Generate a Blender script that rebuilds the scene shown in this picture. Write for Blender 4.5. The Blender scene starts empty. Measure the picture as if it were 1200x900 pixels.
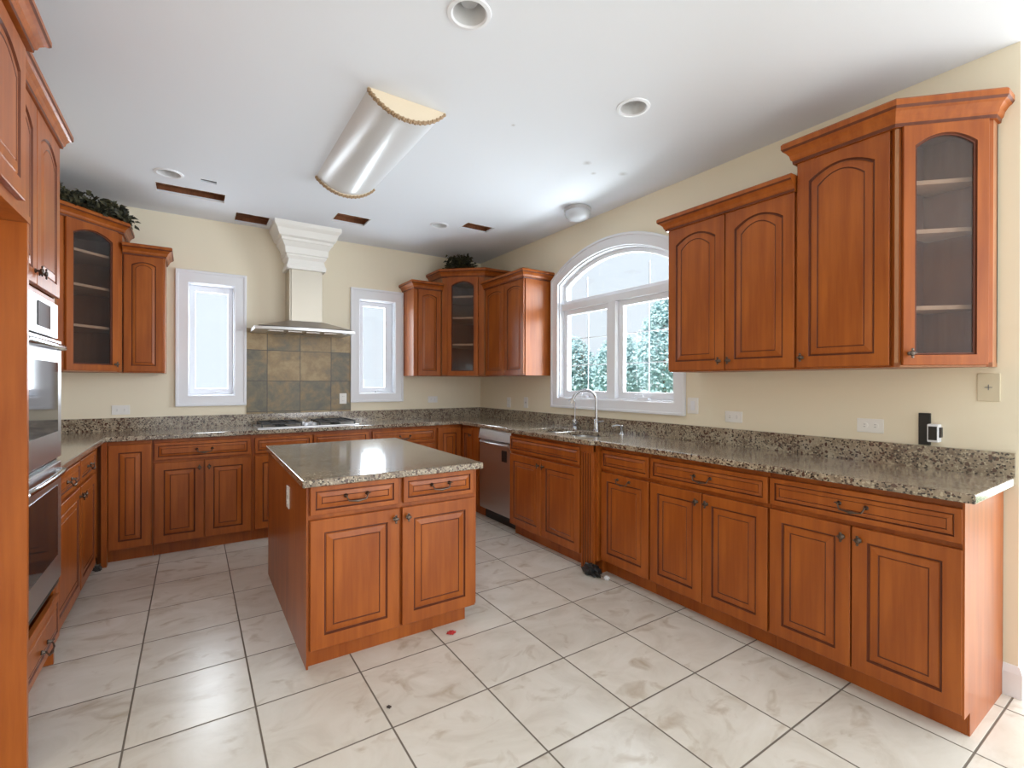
import bpy, bmesh, math, random
from mathutils import Vector, Matrix
random.seed(7)
PI = math.pi
R, L, D, H = 2.856, -1.07, 4.96, 2.728      # right wall, left wall, back wall, ceiling
sc = bpy.context.scene
C = sc.collection

# ---------------------------------------------------------------- camera, world, lights, exposure
cam = bpy.data.cameras.new('camera'); co = bpy.data.objects.new('camera', cam); C.objects.link(co)
cam.sensor_width = 36; cam.lens = 561 / 1200 * 36; cam.clip_start = .02; cam.clip_end = 300
yaw, pit, rol = .588, -.0016, .0024
fwd = Vector((math.sin(yaw) * math.cos(pit), math.cos(yaw) * math.cos(pit), math.sin(pit)))
rgt = Vector((math.cos(yaw), -math.sin(yaw), 0)); up = rgt.cross(fwd)
r2 = rgt * math.cos(rol) + up * math.sin(rol); u2 = up * math.cos(rol) - rgt * math.sin(rol)
co.matrix_world = Matrix(((r2.x, u2.x, -fwd.x, 0), (r2.y, u2.y, -fwd.y, 0), (r2.z, u2.z, -fwd.z, 1.303), (0, 0, 0, 1)))
sc.camera = co
sc.view_settings.view_transform = 'Standard'; sc.view_settings.look = 'None'
sc.view_settings.gamma = 1; sc.view_settings.use_curve_mapping = False
sc.view_settings.exposure = 0.0
w = bpy.data.worlds.new('sky'); sc.world = w; w.use_nodes = True
bg = w.node_tree.nodes['Background']; bg.inputs[0].default_value = (.86, .93, 1, 1); bg.inputs[1].default_value = 1.05

def lamp(name, kind, loc, direction, energy, color=(1, 1, 1), size=(1, 1)):
    l = bpy.data.lights.new(name, kind); l.energy = energy; l.color = color
    if kind == 'AREA': l.shape = 'RECTANGLE'; l.size, l.size_y = size
    o = bpy.data.objects.new(name, l); C.objects.link(o); o.location = loc
    o.rotation_euler = Vector(direction).to_track_quat('-Z', 'Y').to_euler()
    return o
sun = lamp('sun', 'SUN', (0, 0, 9), (.62, .12, -.78), 4.0, (1, .97, .93)); sun.data.angle = .02
# added area lights filling the room, standing in for unseen daylight behind and right
lamp('daylight_fill_rear', 'AREA', (3.7, -2.9, 1.5), (-.34, 1, 0.04), 144, (.97, .98, 1), (4.0, 2.4))
lamp('daylight_fill_side', 'AREA', (5.9, -1.3, 1.45), (-1, .42, 0.02), 88, (.97, .98, 1), (3.0, 2.4))
# daylight standing in the kitchen's own windows
lamp('daylight_arched_window', 'AREA', (R + 1.1, 2.84, 1.75), (-1, .06, -.05), 285, (.90, .95, 1), (2.6, 1.9))
lamp('daylight_window_left', 'AREA', (.14, D + .25, 1.67), (0, -1, 0), 15, (.90, .95, 1), (.28, .90))
lamp('daylight_window_right', 'AREA', (1.6, D + .25, 1.67), (0, -1, 0), 15, (.88, .95, 1), (.28, .90))

# ---------------------------------------------------------------- materials
def mat(name, base=(.8, .8, .8), rough=.5, metal=0, coat=0, spec=.5):
    m = bpy.data.materials.new(name); m.use_nodes = True
    b = m.node_tree.nodes['Principled BSDF']
    b.inputs['Base Color'].default_value = (*base, 1); b.inputs['Roughness'].default_value = rough
    b.inputs['Metallic'].default_value = metal; b.inputs['Coat Weight'].default_value = coat
    b.inputs['Coat Roughness'].default_value = .15; b.inputs['Specular IOR Level'].default_value = spec
    return m
class NT:
    def __init__(s, m): s.t = m.node_tree; s.b = s.t.nodes['Principled BSDF']
    def n(s, typ, **kw):
        x = s.t.nodes.new(typ)
        for k, v in kw.items():
            if k.startswith('i_'):
                key = k[2:]; key = int(key) if key.isdigit() else key.replace('_', ' ')
                if hasattr(v, 'is_output'): s.t.links.new(v, x.inputs[key])
                else: x.inputs[key].default_value = v
            else: setattr(x, k, v)
        return x
    def coord(s, scale=(1, 1, 1), kind='Object'):
        tc = s.n('ShaderNodeTexCoord'); mp = s.n('ShaderNodeMapping'); s.t.links.new(tc.outputs[kind], mp.inputs[0])
        mp.inputs['Scale'].default_value = scale; return mp.outputs[0]
    def ramp(s, fac, stops):
        r = s.n('ShaderNodeValToRGB'); e = r.color_ramp.elements
        while len(e) < len(stops): e.new(.5)
        for i, (p, c) in enumerate(stops): e[i].position = p; e[i].color = (*c, 1)
        s.t.links.new(fac, r.inputs[0]); return r.outputs[0]
    def math(s, op, a, b=0.0):
        x = s.n('ShaderNodeMath', operation=op)
        for i, v in enumerate((a, b)):
            if hasattr(v, 'is_output'): s.t.links.new(v, x.inputs[i])
            else: x.inputs[i].default_value = v
        return x.outputs[0]
    def mix(s, f, a, b, bt='MIX'):
        x = s.n('ShaderNodeMix', data_type='RGBA', blend_type=bt)
        for k, v in ((0, f), (6, a), (7, b)):
            if hasattr(v, 'is_output'): s.t.links.new(v, x.inputs[k])
            elif k == 0: x.inputs[0].default_value = v
            else: x.inputs[k].default_value = (*v, 1)
        return x.outputs[2]
    def base(s, c): s.t.links.new(c, s.b.inputs['Base Color'])
    def bump(s, h, strength=.2, dist=.01):
        x = s.n('ShaderNodeBump'); x.inputs['Strength'].default_value = strength; x.inputs['Distance'].default_value = dist
        s.t.links.new(h, x.inputs['Height']); s.t.links.new(x.outputs[0], s.b.inputs['Normal'])

def wood(name, c1, c2, rough=.3, coat=.25):
    m = mat(name, c1, rough, coat=coat, spec=.34); N = NT(m)
    g = N.n('ShaderNodeTexNoise', i_Vector=N.coord((26, 26, 1.6)), i_Scale=1.0, i_Detail=5.0, i_Roughness=.6)
    b = N.n('ShaderNodeTexNoise', i_Vector=N.coord((3, 3, 1.3)), i_Scale=1.3, i_Detail=2.0)
    f = N.math('ADD', N.math('MULTIPLY', g.outputs[0], .55), N.math('MULTIPLY', b.outputs[0], .5))
    N.base(N.ramp(f, [(.38, c2), (.62, c1)]))
    return m
WOOD = wood('cherry_wood', (.415, .112, .017), (.27, .060, .008), .34, .05)
GLAZE = wood('dark_glaze', (.15, .038, .013), (.10, .024, .009), .45, 0)
WIN = wood('cabinet_inside_wood', (.46, .22, .11), (.36, .15, .07), .5, 0)
SHELFM = wood('shelf_wood', (.72, .46, .30), (.62, .36, .22), .4)
PLY = wood('joist_wood', (.30, .12, .055), (.16, .06, .03), .8, 0)
METALD = mat('pewter', (.13, .10, .08), .38, 1)
STEEL = mat('stainless_steel', (.66, .66, .67), .33, 1)
STEELD = mat('brushed_steel', (.55, .51, .49), .38, 1)
CHROME = mat('chrome', (.52, .53, .56), .14, 1)
BLACK = mat('black_enamel', (.012, .012, .013), .35)
BLACKG = mat('black_oven_glass', (.02, .018, .018), .06)
WHITE = mat('white_paint', (.88, .90, .95), .38)
PLATE = mat('outlet_plastic', (.92, .91, .88), .4)
GREYP = mat('grey_plastic', (.25, .25, .26), .5)
BEIGEP = mat('beige_plate', (.70, .62, .46), .5)
PLASTER = mat('white_plaster', (.95, .94, .90), .5)
STEELW = mat('brushed_chimney_steel', (.60, .56, .48), .46, 1)  # warm reflection of the walls put into the steel colour

m = mat('painted_wall', (.91, .83, .66), .75); N = NT(m); WALL = m
n = N.n('ShaderNodeTexNoise', i_Vector=N.coord((1, 1, 1)), i_Scale=260.0, i_Detail=2.0); N.bump(n.outputs[0], .06, .002)
m = mat('ceiling_paint', (.86, .90, .97), .8); N = NT(m); CEIL = m
vec = N.coord()
def spots(pts, soft=.5):
    acc = None
    for (x, y, r) in pts:
        d = N.n('ShaderNodeVectorMath', operation='DISTANCE', i_0=vec, i_1=(x, y, H))
        n_ = N.n('ShaderNodeTexNoise', i_Vector=vec, i_Scale=30.0)
        dd = N.math('ADD', d.outputs['Value'], N.math('MULTIPLY', n_.outputs[0], r * .8))
        s_ = N.n('ShaderNodeMapRange', i_0=dd, i_1=r * (1.4 + soft), i_2=r * .6, i_3=0.0, i_4=1.0).outputs[0]
        acc = s_ if acc is None else N.math('MAXIMUM', acc, s_)
    return acc
a = spots([(2.119, 2.31, .022), (2.433, 2.295, .024), (2.26, 2.40, .016), (1.47, 2.2, .01)])
N.base(N.mix(N.math('MULTIPLY', a, .5), (.86, .90, .97), (.42, .40, .39)))
nz = N.n('ShaderNodeTexNoise', i_Vector=vec, i_Scale=200.0); N.bump(nz.outputs[0], .05, .002)

# floor tiles: 418 mm squares with dark grout, cream marbled glaze
TS, TX, TY = .4179, 1.0476, 2.1699
m = mat('cream_floor_tile', (.7, .66, .58), .22); N = NT(m); TILE = m
vec = N.coord(); sep = N.n('ShaderNodeSeparateXYZ', i_0=vec)
def cell(v, o): return N.math('DIVIDE', N.math('SUBTRACT', v, o), TS)
fx, fy = cell(sep.outputs[0], TX), cell(sep.outputs[1], TY)
def edge(f):
    p = N.math('FRACT', f); return N.math('MINIMUM', p, N.math('SUBTRACT', 1.0, p))
ed = N.math('MINIMUM', edge(fx), edge(fy))
gr = N.n('ShaderNodeMapRange', i_0=ed, i_1=.0062, i_2=.0105, i_3=.9, i_4=0.0).outputs[0]
idv = N.n('ShaderNodeCombineXYZ', i_0=N.math('FLOOR', fx), i_1=N.math('FLOOR', fy))
wn = N.n('ShaderNodeTexWhiteNoise', noise_dimensions='3D', i_0=idv.outputs[0])
off = N.n('ShaderNodeVectorMath', operation='MULTIPLY_ADD', i_0=wn.outputs['Color'], i_1=(7, 7, 7), i_2=vec)
mp = N.n('ShaderNodeMapping', i_0=off.outputs[0]); mp.inputs['Rotation'].default_value = (0, 0, .5); mp.inputs['Scale'].default_value = (1, 1.35, 1)
n1 = N.n('ShaderNodeTexNoise', i_Vector=mp.outputs[0], i_Scale=3.2, i_Detail=7.0, i_Roughness=.62, i_Distortion=1.2)
n2 = N.n('ShaderNodeTexNoise', i_Vector=mp.outputs[0], i_Scale=6.5, i_Detail=6.0, i_Distortion=.8)
col = N.ramp(n1.outputs[0], [(.28, (.62, .57, .49)), (.45, (.71, .67, .59)), (.60, (.76, .725, .65)), (.75, (.79, .76, .70))])
col = N.mix(N.ramp(n2.outputs[0], [(.57, (0, 0, 0)), (.76, (.9, .9, .9))]), col, (.47, .39, .29))
vr = N.math('ADD', .94, N.math('MULTIPLY', wn.outputs['Value'], .10))
col = N.mix(1.0, col, N.n('ShaderNodeCombineColor', i_0=vr, i_1=vr, i_2=vr).outputs[0], 'MULTIPLY')
N.base(N.mix(gr, col, (.11, .085, .06)))
rg = N.math('ADD', .27, N.math('MULTIPLY', gr, .6)); N.t.links.new(rg, N.b.inputs['Roughness'])
N.bump(N.math('SUBTRACT', 1.0, gr), .5, .003)

m = mat('speckled_granite', (.3, .25, .2), .12, coat=.7); N = NT(m); GRAN = m
vec = N.coord()
a1 = N.n('ShaderNodeTexNoise', i_Vector=vec, i_Scale=9.0, i_Detail=6.0, i_Roughness=.65, i_Distortion=.8)
v1 = N.n('ShaderNodeTexVoronoi', i_Vector=vec, i_Scale=150.0); v2 = N.n('ShaderNodeTexVoronoi', i_Vector=vec, i_Scale=85.0)
n3 = N.n('ShaderNodeTexNoise', i_Vector=vec, i_Scale=60.0, i_Detail=4.0, i_Roughness=.7)
col = N.ramp(a1.outputs[0], [(.33, (.16, .11, .075)), (.48, (.31, .245, .175)), (.60, (.41, .34, .25)), (.75, (.50, .44, .34))])
sp = N.n('ShaderNodeSeparateColor', i_0=v1.outputs['Color']); sp2 = N.n('ShaderNodeSeparateColor', i_0=v2.outputs['Color'])
col = N.mix(N.ramp(sp.outputs[0], [(.80, (0, 0, 0)), (.84, (1, 1, 1))]), col, (.035, .026, .022))
col = N.mix(N.ramp(sp.outputs[1], [(.82, (0, 0, 0)), (.86, (1, 1, 1))]), col, (.50, .43, .31))
col = N.mix(N.ramp(sp2.outputs[2], [(.90, (0, 0, 0)), (.93, (1, 1, 1))]), col, (.10, .05, .035))
col = N.mix(N.ramp(n3.outputs[0], [(.55, (0, 0, 0)), (.72, (.8, .8, .8))]), col, (.12, .10, .085))
N.base(col)

m = mat('slate_tile', (.2, .17, .12), .35); N = NT(m); SLATE = m
vec = N.coord(); sep = N.n('ShaderNodeSeparateXYZ', i_0=vec)
fx = N.math('DIVIDE', N.math('SUBTRACT', sep.outputs[0], .573), .284)
fz = N.math('DIVIDE', N.math('SUBTRACT', sep.outputs[2], 1.319), .284)
ed = N.math('MINIMUM', edge(fx), edge(fz)); gr = N.n('ShaderNodeMapRange', i_0=ed, i_1=.006, i_2=.014, i_3=1.0, i_4=0.0).outputs[0]
idv = N.n('ShaderNodeCombineXYZ', i_0=N.math('FLOOR', fx), i_1=N.math('FLOOR', fz))
wn = N.n('ShaderNodeTexWhiteNoise', noise_dimensions='3D', i_0=idv.outputs[0])
off = N.n('ShaderNodeVectorMath', operation='MULTIPLY_ADD', i_0=wn.outputs['Color'], i_1=(5, 5, 5), i_2=vec)
q = N.n('ShaderNodeTexNoise', i_Vector=off.outputs[0], i_Scale=5.0, i_Detail=8.0, i_Roughness=.66, i_Distortion=.25)
q2 = N.math('ADD', N.math('MULTIPLY', q.outputs[0], .85), N.math('MULTIPLY', wn.outputs['Value'], .22))
col = N.ramp(q2, [(.36, (.12, .11, .075)), (.46, (.20, .165, .10)), (.56, (.34, .235, .11)), (.66, (.46, .34, .18)), (.78, (.28, .24, .16))])
N.base(N.mix(gr, col, (.05, .045, .035))); N.bump(q.outputs[0], .35, .008)
N.t.links.new(N.math('ADD', .22, N.math('MULTIPLY', q.outputs[0], .3)), N.b.inputs['Roughness'])

def glassmat(name, tint=(1, 1, 1), refl=.06, rough=.0, milk=0.0, milkcol=(.5, .5, .5)):
    m = bpy.data.materials.new(name); m.use_nodes = True; t = m.node_tree; t.nodes.clear()
    o = t.nodes.new('ShaderNodeOutputMaterial'); tr = t.nodes.new('ShaderNodeBsdfTransparent'); tr.inputs[0].default_value = (*tint, 1)
    g = t.nodes.new('ShaderNodeBsdfGlossy'); g.inputs['Roughness'].default_value = rough
    mx = t.nodes.new('ShaderNodeMixShader'); mx.inputs[0].default_value = refl
    t.links.new(tr.outputs[0], mx.inputs[1]); t.links.new(g.outputs[0], mx.inputs[2]); out = mx.outputs[0]
    if milk:
        d = t.nodes.new('ShaderNodeBsdfDiffuse'); d.inputs[0].default_value = (*milkcol, 1)
        m2 = t.nodes.new('ShaderNodeMixShader'); m2.inputs[0].default_value = milk
        t.links.new(out, m2.inputs[1]); t.links.new(d.outputs[0], m2.inputs[2]); out = m2.outputs[0]
    t.links.new(out, o.inputs[0]); return m
GLASS = glassmat('window_glass', (.97, .99, 1), .05)
CABG = glassmat('cabinet_glass', (.84, .84, .84), .03, .10, .035, (.40, .38, .36))
DOME = mat('frosted_dome', (.80, .83, .88), .25); DOME.node_tree.nodes['Principled BSDF'].inputs['Transmission Weight'].default_value = .3
DIFF = mat('acrylic_diffuser', (.74, .75, .77), .30, coat=.15)
GILT = mat('carved_gilt', (.42, .29, .17), .5); FIXW = mat('fixture_end_wood', (.84, .73, .56), .5)
m = mat('dark_leaves', (.04, .045, .02), .6); N = NT(m); LEAF = m
q = N.n('ShaderNodeTexNoise', i_Vector=N.coord(), i_Scale=25.0); N.base(N.ramp(q.outputs[0], [(.4, (.018, .02, .012)), (.6, (.075, .07, .03))]))
BASKET = mat('dried_vine', (.10, .055, .025), .8)
m = mat('washed_out_leaves', (.3, .5, .45), .6); N = NT(m); TREE = m
q = N.n('ShaderNodeTexNoise', i_Vector=N.coord(), i_Scale=2.5, i_Detail=4.0); N.base(N.ramp(q.outputs[0], [(.38, (.46, .68, .72)), (.62, (.68, .84, .84))]))  # pale wash of overexposed daylight put into the leaf colour
BARK = mat('bark', (.2, .15, .1), .9); GRASS = mat('lawn', (.25, .38, .2), .9)

# ---------------------------------------------------------------- mesh helpers
class MB:
    def __init__(s): s.v = []; s.f = []; s.m = []
    def add(s, vs, fs, mi=0):
        o = len(s.v); s.v += [tuple(p) for p in vs]
        for f in fs: s.f.append([o + i for i in f]); s.m.append(mi)
        return s
    def box(s, x0, x1, y0, y1, z0, z1, mi=0, M=None):
        vs = [Vector((x, y, z)) for z in (z0, z1) for y in (y0, y1) for x in (x0, x1)]
        if M: vs = [M @ p for p in vs]
        return s.add(vs, [(0, 2, 3, 1), (4, 5, 7, 6), (0, 1, 5, 4), (2, 6, 7, 3), (0, 4, 6, 2), (1, 3, 7, 5)], mi)
    def prism(s, poly, z0, z1, mi=0):
        n = len(poly); vs = [(x, y, z0) for x, y in poly] + [(x, y, z1) for x, y in poly]
        fs = [list(range(n))[::-1], list(range(n, 2 * n))] + [(i, (i + 1) % n, n + (i + 1) % n, n + i) for i in range(n)]
        return s.add(vs, fs, mi)
    def tube(s, pts, r, n=8, mi=0, cap=True):
        pts = [Vector(p) for p in pts]; rr = r if isinstance(r, (list, tuple)) else [r] * len(pts)
        vs = []; prev = None
        for i, p in enumerate(pts):
            d = (pts[min(i + 1, len(pts) - 1)] - pts[max(i - 1, 0)]).normalized()
            if prev is None: a = d.orthogonal().normalized()
            else:
                a = prev - d * prev.dot(d); a = a.normalized() if a.length > 1e-6 else d.orthogonal().normalized()
            prev = a; b = d.cross(a)
            for k in range(n): t = 2 * PI * k / n; vs.append(p + (a * math.cos(t) + b * math.sin(t)) * rr[i])
        fs = [(i * n + k, i * n + (k + 1) % n, (i + 1) * n + (k + 1) % n, (i + 1) * n + k) for i in range(len(pts) - 1) for k in range(n)]
        if cap: fs += [list(range(n))[::-1], [(len(pts) - 1) * n + k for k in range(n)]]
        return s.add(vs, fs, mi)
    def lathe(s, prof, n=24, mi=0, M=None, close=True):   # prof: (r, z)
        M = M or Matrix.Identity(4); vs = [M @ Vector((r * math.cos(2 * PI * k / n), r * math.sin(2 * PI * k / n), z)) for r, z in prof for k in range(n)]
        fs = [(i * n + k, i * n + (k + 1) % n, (i + 1) * n + (k + 1) % n, (i + 1) * n + k) for i in range(len(prof) - 1) for k in range(n)]
        if close: fs += [list(range(n))[::-1], [(len(prof) - 1) * n + k for k in range(n)]]
        return s.add(vs, fs, mi)
    def sweep(s, path, prof, mi=0, pd=None, nd=None):
        # path: plan points, outward normal is (dy,-dx); prof: (out, z) closed section
        P = [Vector(p) for p in path]; n = len(prof); vs = []
        for i, p in enumerate(P):
            ds = []
            if i > 0: ds.append((P[i] - P[i - 1]).normalized())
            elif pd: ds.append(Vector(pd).normalized())
            if i < len(P) - 1: ds.append((P[i + 1] - P[i]).normalized())
            elif nd: ds.append(Vector(nd).normalized())
            ns = [Vector((d.y, -d.x)) for d in ds]
            if len(ns) == 2: b = ns[0] + ns[1]; b = b / b.dot(ns[0])
            else: b = ns[0]
            vs += [(p.x + b.x * o, p.y + b.y * o, z) for o, z in prof]
        fs = [(i * n + k, (i + 1) * n + k, (i + 1) * n + (k + 1) % n, i * n + (k + 1) % n) for i in range(len(P) - 1) for k in range(n)]
        fs += [list(range(n)), [(len(P) - 1) * n + k for k in range(n)][::-1]]
        return s.add(vs, fs, mi)
    def build(s, name, mats, parent=None, loc=(0, 0, 0), rz=0, smooth=False, bevel=0, recalc=True, kind=None):
        me = bpy.data.meshes.new(name); me.from_pydata(s.v, [], s.f)
        for m_ in (mats if isinstance(mats, (list, tuple)) else [mats]): me.materials.append(m_)
        me.polygons.foreach_set('material_index', s.m)
        if recalc or smooth:
            bm = bmesh.new(); bm.from_mesh(me)
            if recalc: bmesh.ops.recalc_face_normals(bm, faces=bm.faces)
            bm.to_mesh(me); bm.free()
        if smooth:
            me.polygons.foreach_set('use_smooth', [True] * len(me.polygons))
            try: me.set_sharp_from_angle(angle=math.radians(38))
            except Exception: pass
        o = bpy.data.objects.new(name, me); C.objects.link(o); o.location = loc; o.rotation_euler = (0, 0, rz)
        if parent: o.parent = parent
        if bevel:
            b = o.modifiers.new('bevel', 'BEVEL'); b.width = bevel; b.segments = 2; b.limit_method = 'ANGLE'; b.angle_limit = math.radians(40)
        if kind: o['kind'] = kind
        return o

def tag(o, label, cat, group=None):
    o['label'] = label; o['category'] = cat
    if group: o['group'] = group
    return o
def thing(name, label, cat, loc=(0, 0, 0), rz=0, group=None):
    o = bpy.data.objects.new(name, None); C.objects.link(o); o.location = loc; o.rotation_euler = (0, 0, rz)
    o.empty_display_size = .1
    return tag(o, label, cat, group)

def holed(outer, holes, place, thick):
    """flat slab with holes: outer/holes are 2D loops, place(u, v, t) gives 3D"""
    bm = bmesh.new(); edges = []; k = 0
    for lp in [outer] + holes:
        vs = [bm.verts.new((u, v, 0)) for u, v in lp]
        edges += [bm.edges.new((vs[i], vs[(i + 1) % len(vs)])) for i in range(len(vs))]
    r = bmesh.ops.triangle_fill(bm, use_beauty=True, use_dissolve=False, edges=edges)
    faces = [g for g in r['geom'] if isinstance(g, bmesh.types.BMFace)]
    ext = bmesh.ops.extrude_face_region(bm, geom=faces)
    for g in ext['geom']:
        if isinstance(g, bmesh.types.BMVert): g.co.z = thick
    for v in bm.verts: v.co = Vector(place(*v.co))
    mb = MB(); bm.verts.ensure_lookup_table(); bm.verts.index_update()
    mb.add([v.co.copy() for v in bm.verts], [[v.index for v in f.verts] for f in bm.faces]); bm.free()
    return mb
def rect(a, b, c, d): return [(a, c), (b, c), (b, d), (a, d)]

# ---------------------------------------------------------------- cabinet pieces (local frame: front faces -Y, left edge x=0)
def loop(w, h, ins, arch, N=10):
    x0, x1, z0 = ins, w - ins, ins; hw = (x1 - x0) / 2; cx = w / 2
    pts = [(x0, z0), (x1, z0)]
    for i in range(N + 1):
        t = 1 - 2 * i / N; x = cx + t * hw; pts.append((x, h - ins - arch * t * t))
    return pts
def panel(name, w, h, root, x, y, z, rz=0, arch=0.0, fr=.055, glass=False, t=.02, k=1.0, label=None):
    """raised panel door or drawer front, dark glaze worked into its grooves"""
    spec = [(0, t, 0, 0), (0, .002, 0, 0), (.002, 0, 0, 0), (fr, 0, arch, 0), (fr + .004 * k, .007, arch, 1), (fr + .009 * k, .007, arch, 1)]
    if not glass:
        spec += [(fr + .012 * k, .004, arch, 0), (fr + .038 * k, .0005, arch, 0), (fr + .0405 * k, .003, arch, 1), (fr + .043 * k, .003, arch, 1), (fr + .045 * k, .001, arch, 0)]
    else: spec += [(fr + .009 * k, t, arch, 1)]
    mb = MB(); n = None; N_ = 12 if arch else 2
    for i, (ins, d, a, mi) in enumerate(spec):
        lp = loop(w, h, ins, a, N_); n = len(lp); mb.v += [(p[0], d, p[1]) for p in lp]
        if i:
            o = (i - 1) * n
            for j in range(n): mb.f.append([o + j, o + (j + 1) % n, o + n + (j + 1) % n, o + n + j]); mb.m.append(mi)
    last = (len(spec) - 1) * n
    if glass:
        for j in range(n): mb.f.append([last + j, last + (j + 1) % n, (j + 1) % n, j]); mb.m.append(0)
    else:
        mb.f.append([last + j for j in range(n)]); mb.m.append(0)
        mb.f.append([j for j in range(n)][::-1]); mb.m.append(0)
    o = mb.build(name, [WOOD, GLAZE], root, (x, y, z), rz)
    if label: o['label'] = label
    if glass:
        lp = loop(w, h, fr + .007, arch, N_); g = MB(); q = len(lp)
        g.add([(p[0], .010, p[1]) for p in lp] + [(p[0], .014, p[1]) for p in lp],
              [list(range(q)), list(range(q, 2 * q))[::-1]] + [(j, (j + 1) % q, q + (j + 1) % q, q + j) for j in range(q)])
        g.build('glass_pane', CABG, o)
    return o
def knob(door, x, z):
    M = Matrix.Translation((x, 0, z)) @ Matrix.Rotation(PI / 2, 4, 'X')
    mb = MB(); mb.lathe([(.0, 0), (.009, 0), (.009, .003), (.0045, .006), (.0045, .013), (.010, .016), (.012, .021), (.008, .026), (0, .027)], 12, 0, M @ Matrix.Diagonal((1, 1.0, 1, 1)), close=False)
    for s_ in (-1, 1):
        mb.lathe([(0, -.004), (.005, -.002), (.006, .002), (0, .004)], 8, 0, Matrix.Translation((x, -.021, z + s_ * .016)) @ Matrix.Rotation(PI / 2, 4, 'X'), close=False)
        mb.lathe([(0, -.003), (.004, -.001), (.004, .002), (0, .003)], 8, 0, Matrix.Translation((x + s_ * .012, -.021, z)) @ Matrix.Rotation(PI / 2, 4, 'X'), close=False)
    mb.build('knob', METALD, door, smooth=True)
def pull(front, x, z, s=.05):
    mb = MB()
    for q in (-1, 1):
        mb.lathe([(0, 0), (.009, 0), (.010, .003), (.006, .008), (.004, .018), (.0, .020)], 10, 0, Matrix.Translation((x + q * s, 0, z)) @ Matrix.Rotation(PI / 2, 4, 'X'), close=False)
        mb.tube([(x + q * s, -.014, z), (x + q * (s + .008), -.018, z + .004), (x + q * (s + .011), -.020, z + .001)], .0028, 6)
    pts = [(-1, 0, -.014), (-.93, -.010, -.020), (-.80, -.022, -.024), (-.6, -.0235, -.024), (-.3, -.025, -.024), (0, -.0265, -.024)]
    pts += [(-a, b, c) for a, b, c in pts[:-1][::-1]]
    mb.tube([(x + a * s, c, z + b) for a, b, c in pts], [.003, .003, .0035, .003, .0045, .007, .0045, .003, .0035, .003, .003], 8)
    mb.build('pull', METALD, front, smooth=True)

CROWN = [(-.0215, 0), (.010, 0), (.012, .012), (.018, .018), (.022, .032), (.034, .046), (.044, .052), (.050, .060), (.050, .078), (.044, .084), (-.0215, .084)]
def crown(root, path, z, s=1.0, hs=1.0, pd=None, nd=None):
    mb = MB(); mb.sweep(path, [(o * s if o > 0 else o, z + h_ * hs) for o, h_ in CROWN], 0, pd, nd)
    n_ = len(CROWN)
    for q in range((len(path) - 1) * n_): mb.m[q] = 1 if q % n_ in (1, 6) else 0
    return mb.build('crown_molding', [WOOD, GLAZE], root)

BT, BB, DT = .85, .10, .722      # drawer top, door bottom, drawer bottom
def base_cab(label, loc, rz, w, fronts, doors, dep=.505, kick=(.0, .0), pulls=True, toe=.07, group=None, name='base_cabinet', hollow=False):
    """fronts: list of (x0, x1, has_pull); doors: (x0, x1, knob side or 'pull' or None, z top)"""
    r = thing(name, label, 'cabinet', loc, rz, group)
    mb = MB()
    if hollow:
        mb.box(0, w, .021, .04, BB - .012, .877).box(0, w, .04, dep + .02, BB - .012, BB).box(0, w, dep, dep + .02, BB, .877).box(0, .018, .04, dep, BB, .877).box(w - .018, w, .04, dep, BB, .877)
    else: mb.box(0, w, .021, dep + .02, BB - .012, .877)
    mb.build('cabinet_body', [WOOD], r)
    k = MB(); k.box(kick[0], w - kick[1], toe, dep, .0, BB - .012); k.build('toe_kick', WOOD, r)
    for x0, x1, p in fronts:
        d = panel('drawer_front', x1 - x0, BT - DT, r, x0, 0, DT, fr=.022, k=.55)
        if p: pull(d, (x1 - x0) / 2, .068)
    for x0, x1, side, zt in doors:
        d = panel('door', x1 - x0, zt - BB, r, x0, 0, BB)
        ww = x1 - x0; hh = zt - BB
        if side == 'r': knob(d, ww - .028, hh - .05)
        if side == 'l': knob(d, .028, hh - .05)
        if side == 'pull': pull(d, ww / 2, hh - .03)
    return r
ZD = .70                       # base door top
XF = R - .535                  # door face plane of the right run
# ================================================================= ROOM
room = [(L, -3), (6, -3), (6, .485), (R, .485), (R, D), (L, D)]
MB().prism([(L - .15, -3), (6, -3), (6, .485), (R + .15, .485), (R + .15, D + .15), (L - .15, D + .15)], -.12, 0).build('floor', TILE, kind='structure')
HOLES = [rect(-.225, .205, 4.235, 4.43), rect(.30, .556, 4.61, 4.88), rect(1.01, 1.29, 4.15, 4.375), rect(2.03, 2.305, 3.75, 3.92)]
SLOT = rect(.045, .140, 4.00, 4.055)
CANS = [(1.89, 1.713), (-.137, 4.013), (1.852, 3.965), (.885, 1.63)]
def circ(x, y, r, n=28): return [(x + r * math.cos(2 * PI * i / n), y + r * math.sin(2 * PI * i / n)) for i in range(n)]
cl = holed([(L - .15, -3), (6, -3), (6, .485), (R + .15, .485), (R + .15, D + .15), (L - .15, D + .15)], HOLES + [SLOT] + [circ(x, y, .066) for x, y in CANS],
      lambda u, v, t: (u, v, H + t), .014).build('ceiling', CEIL, kind='structure')
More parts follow.
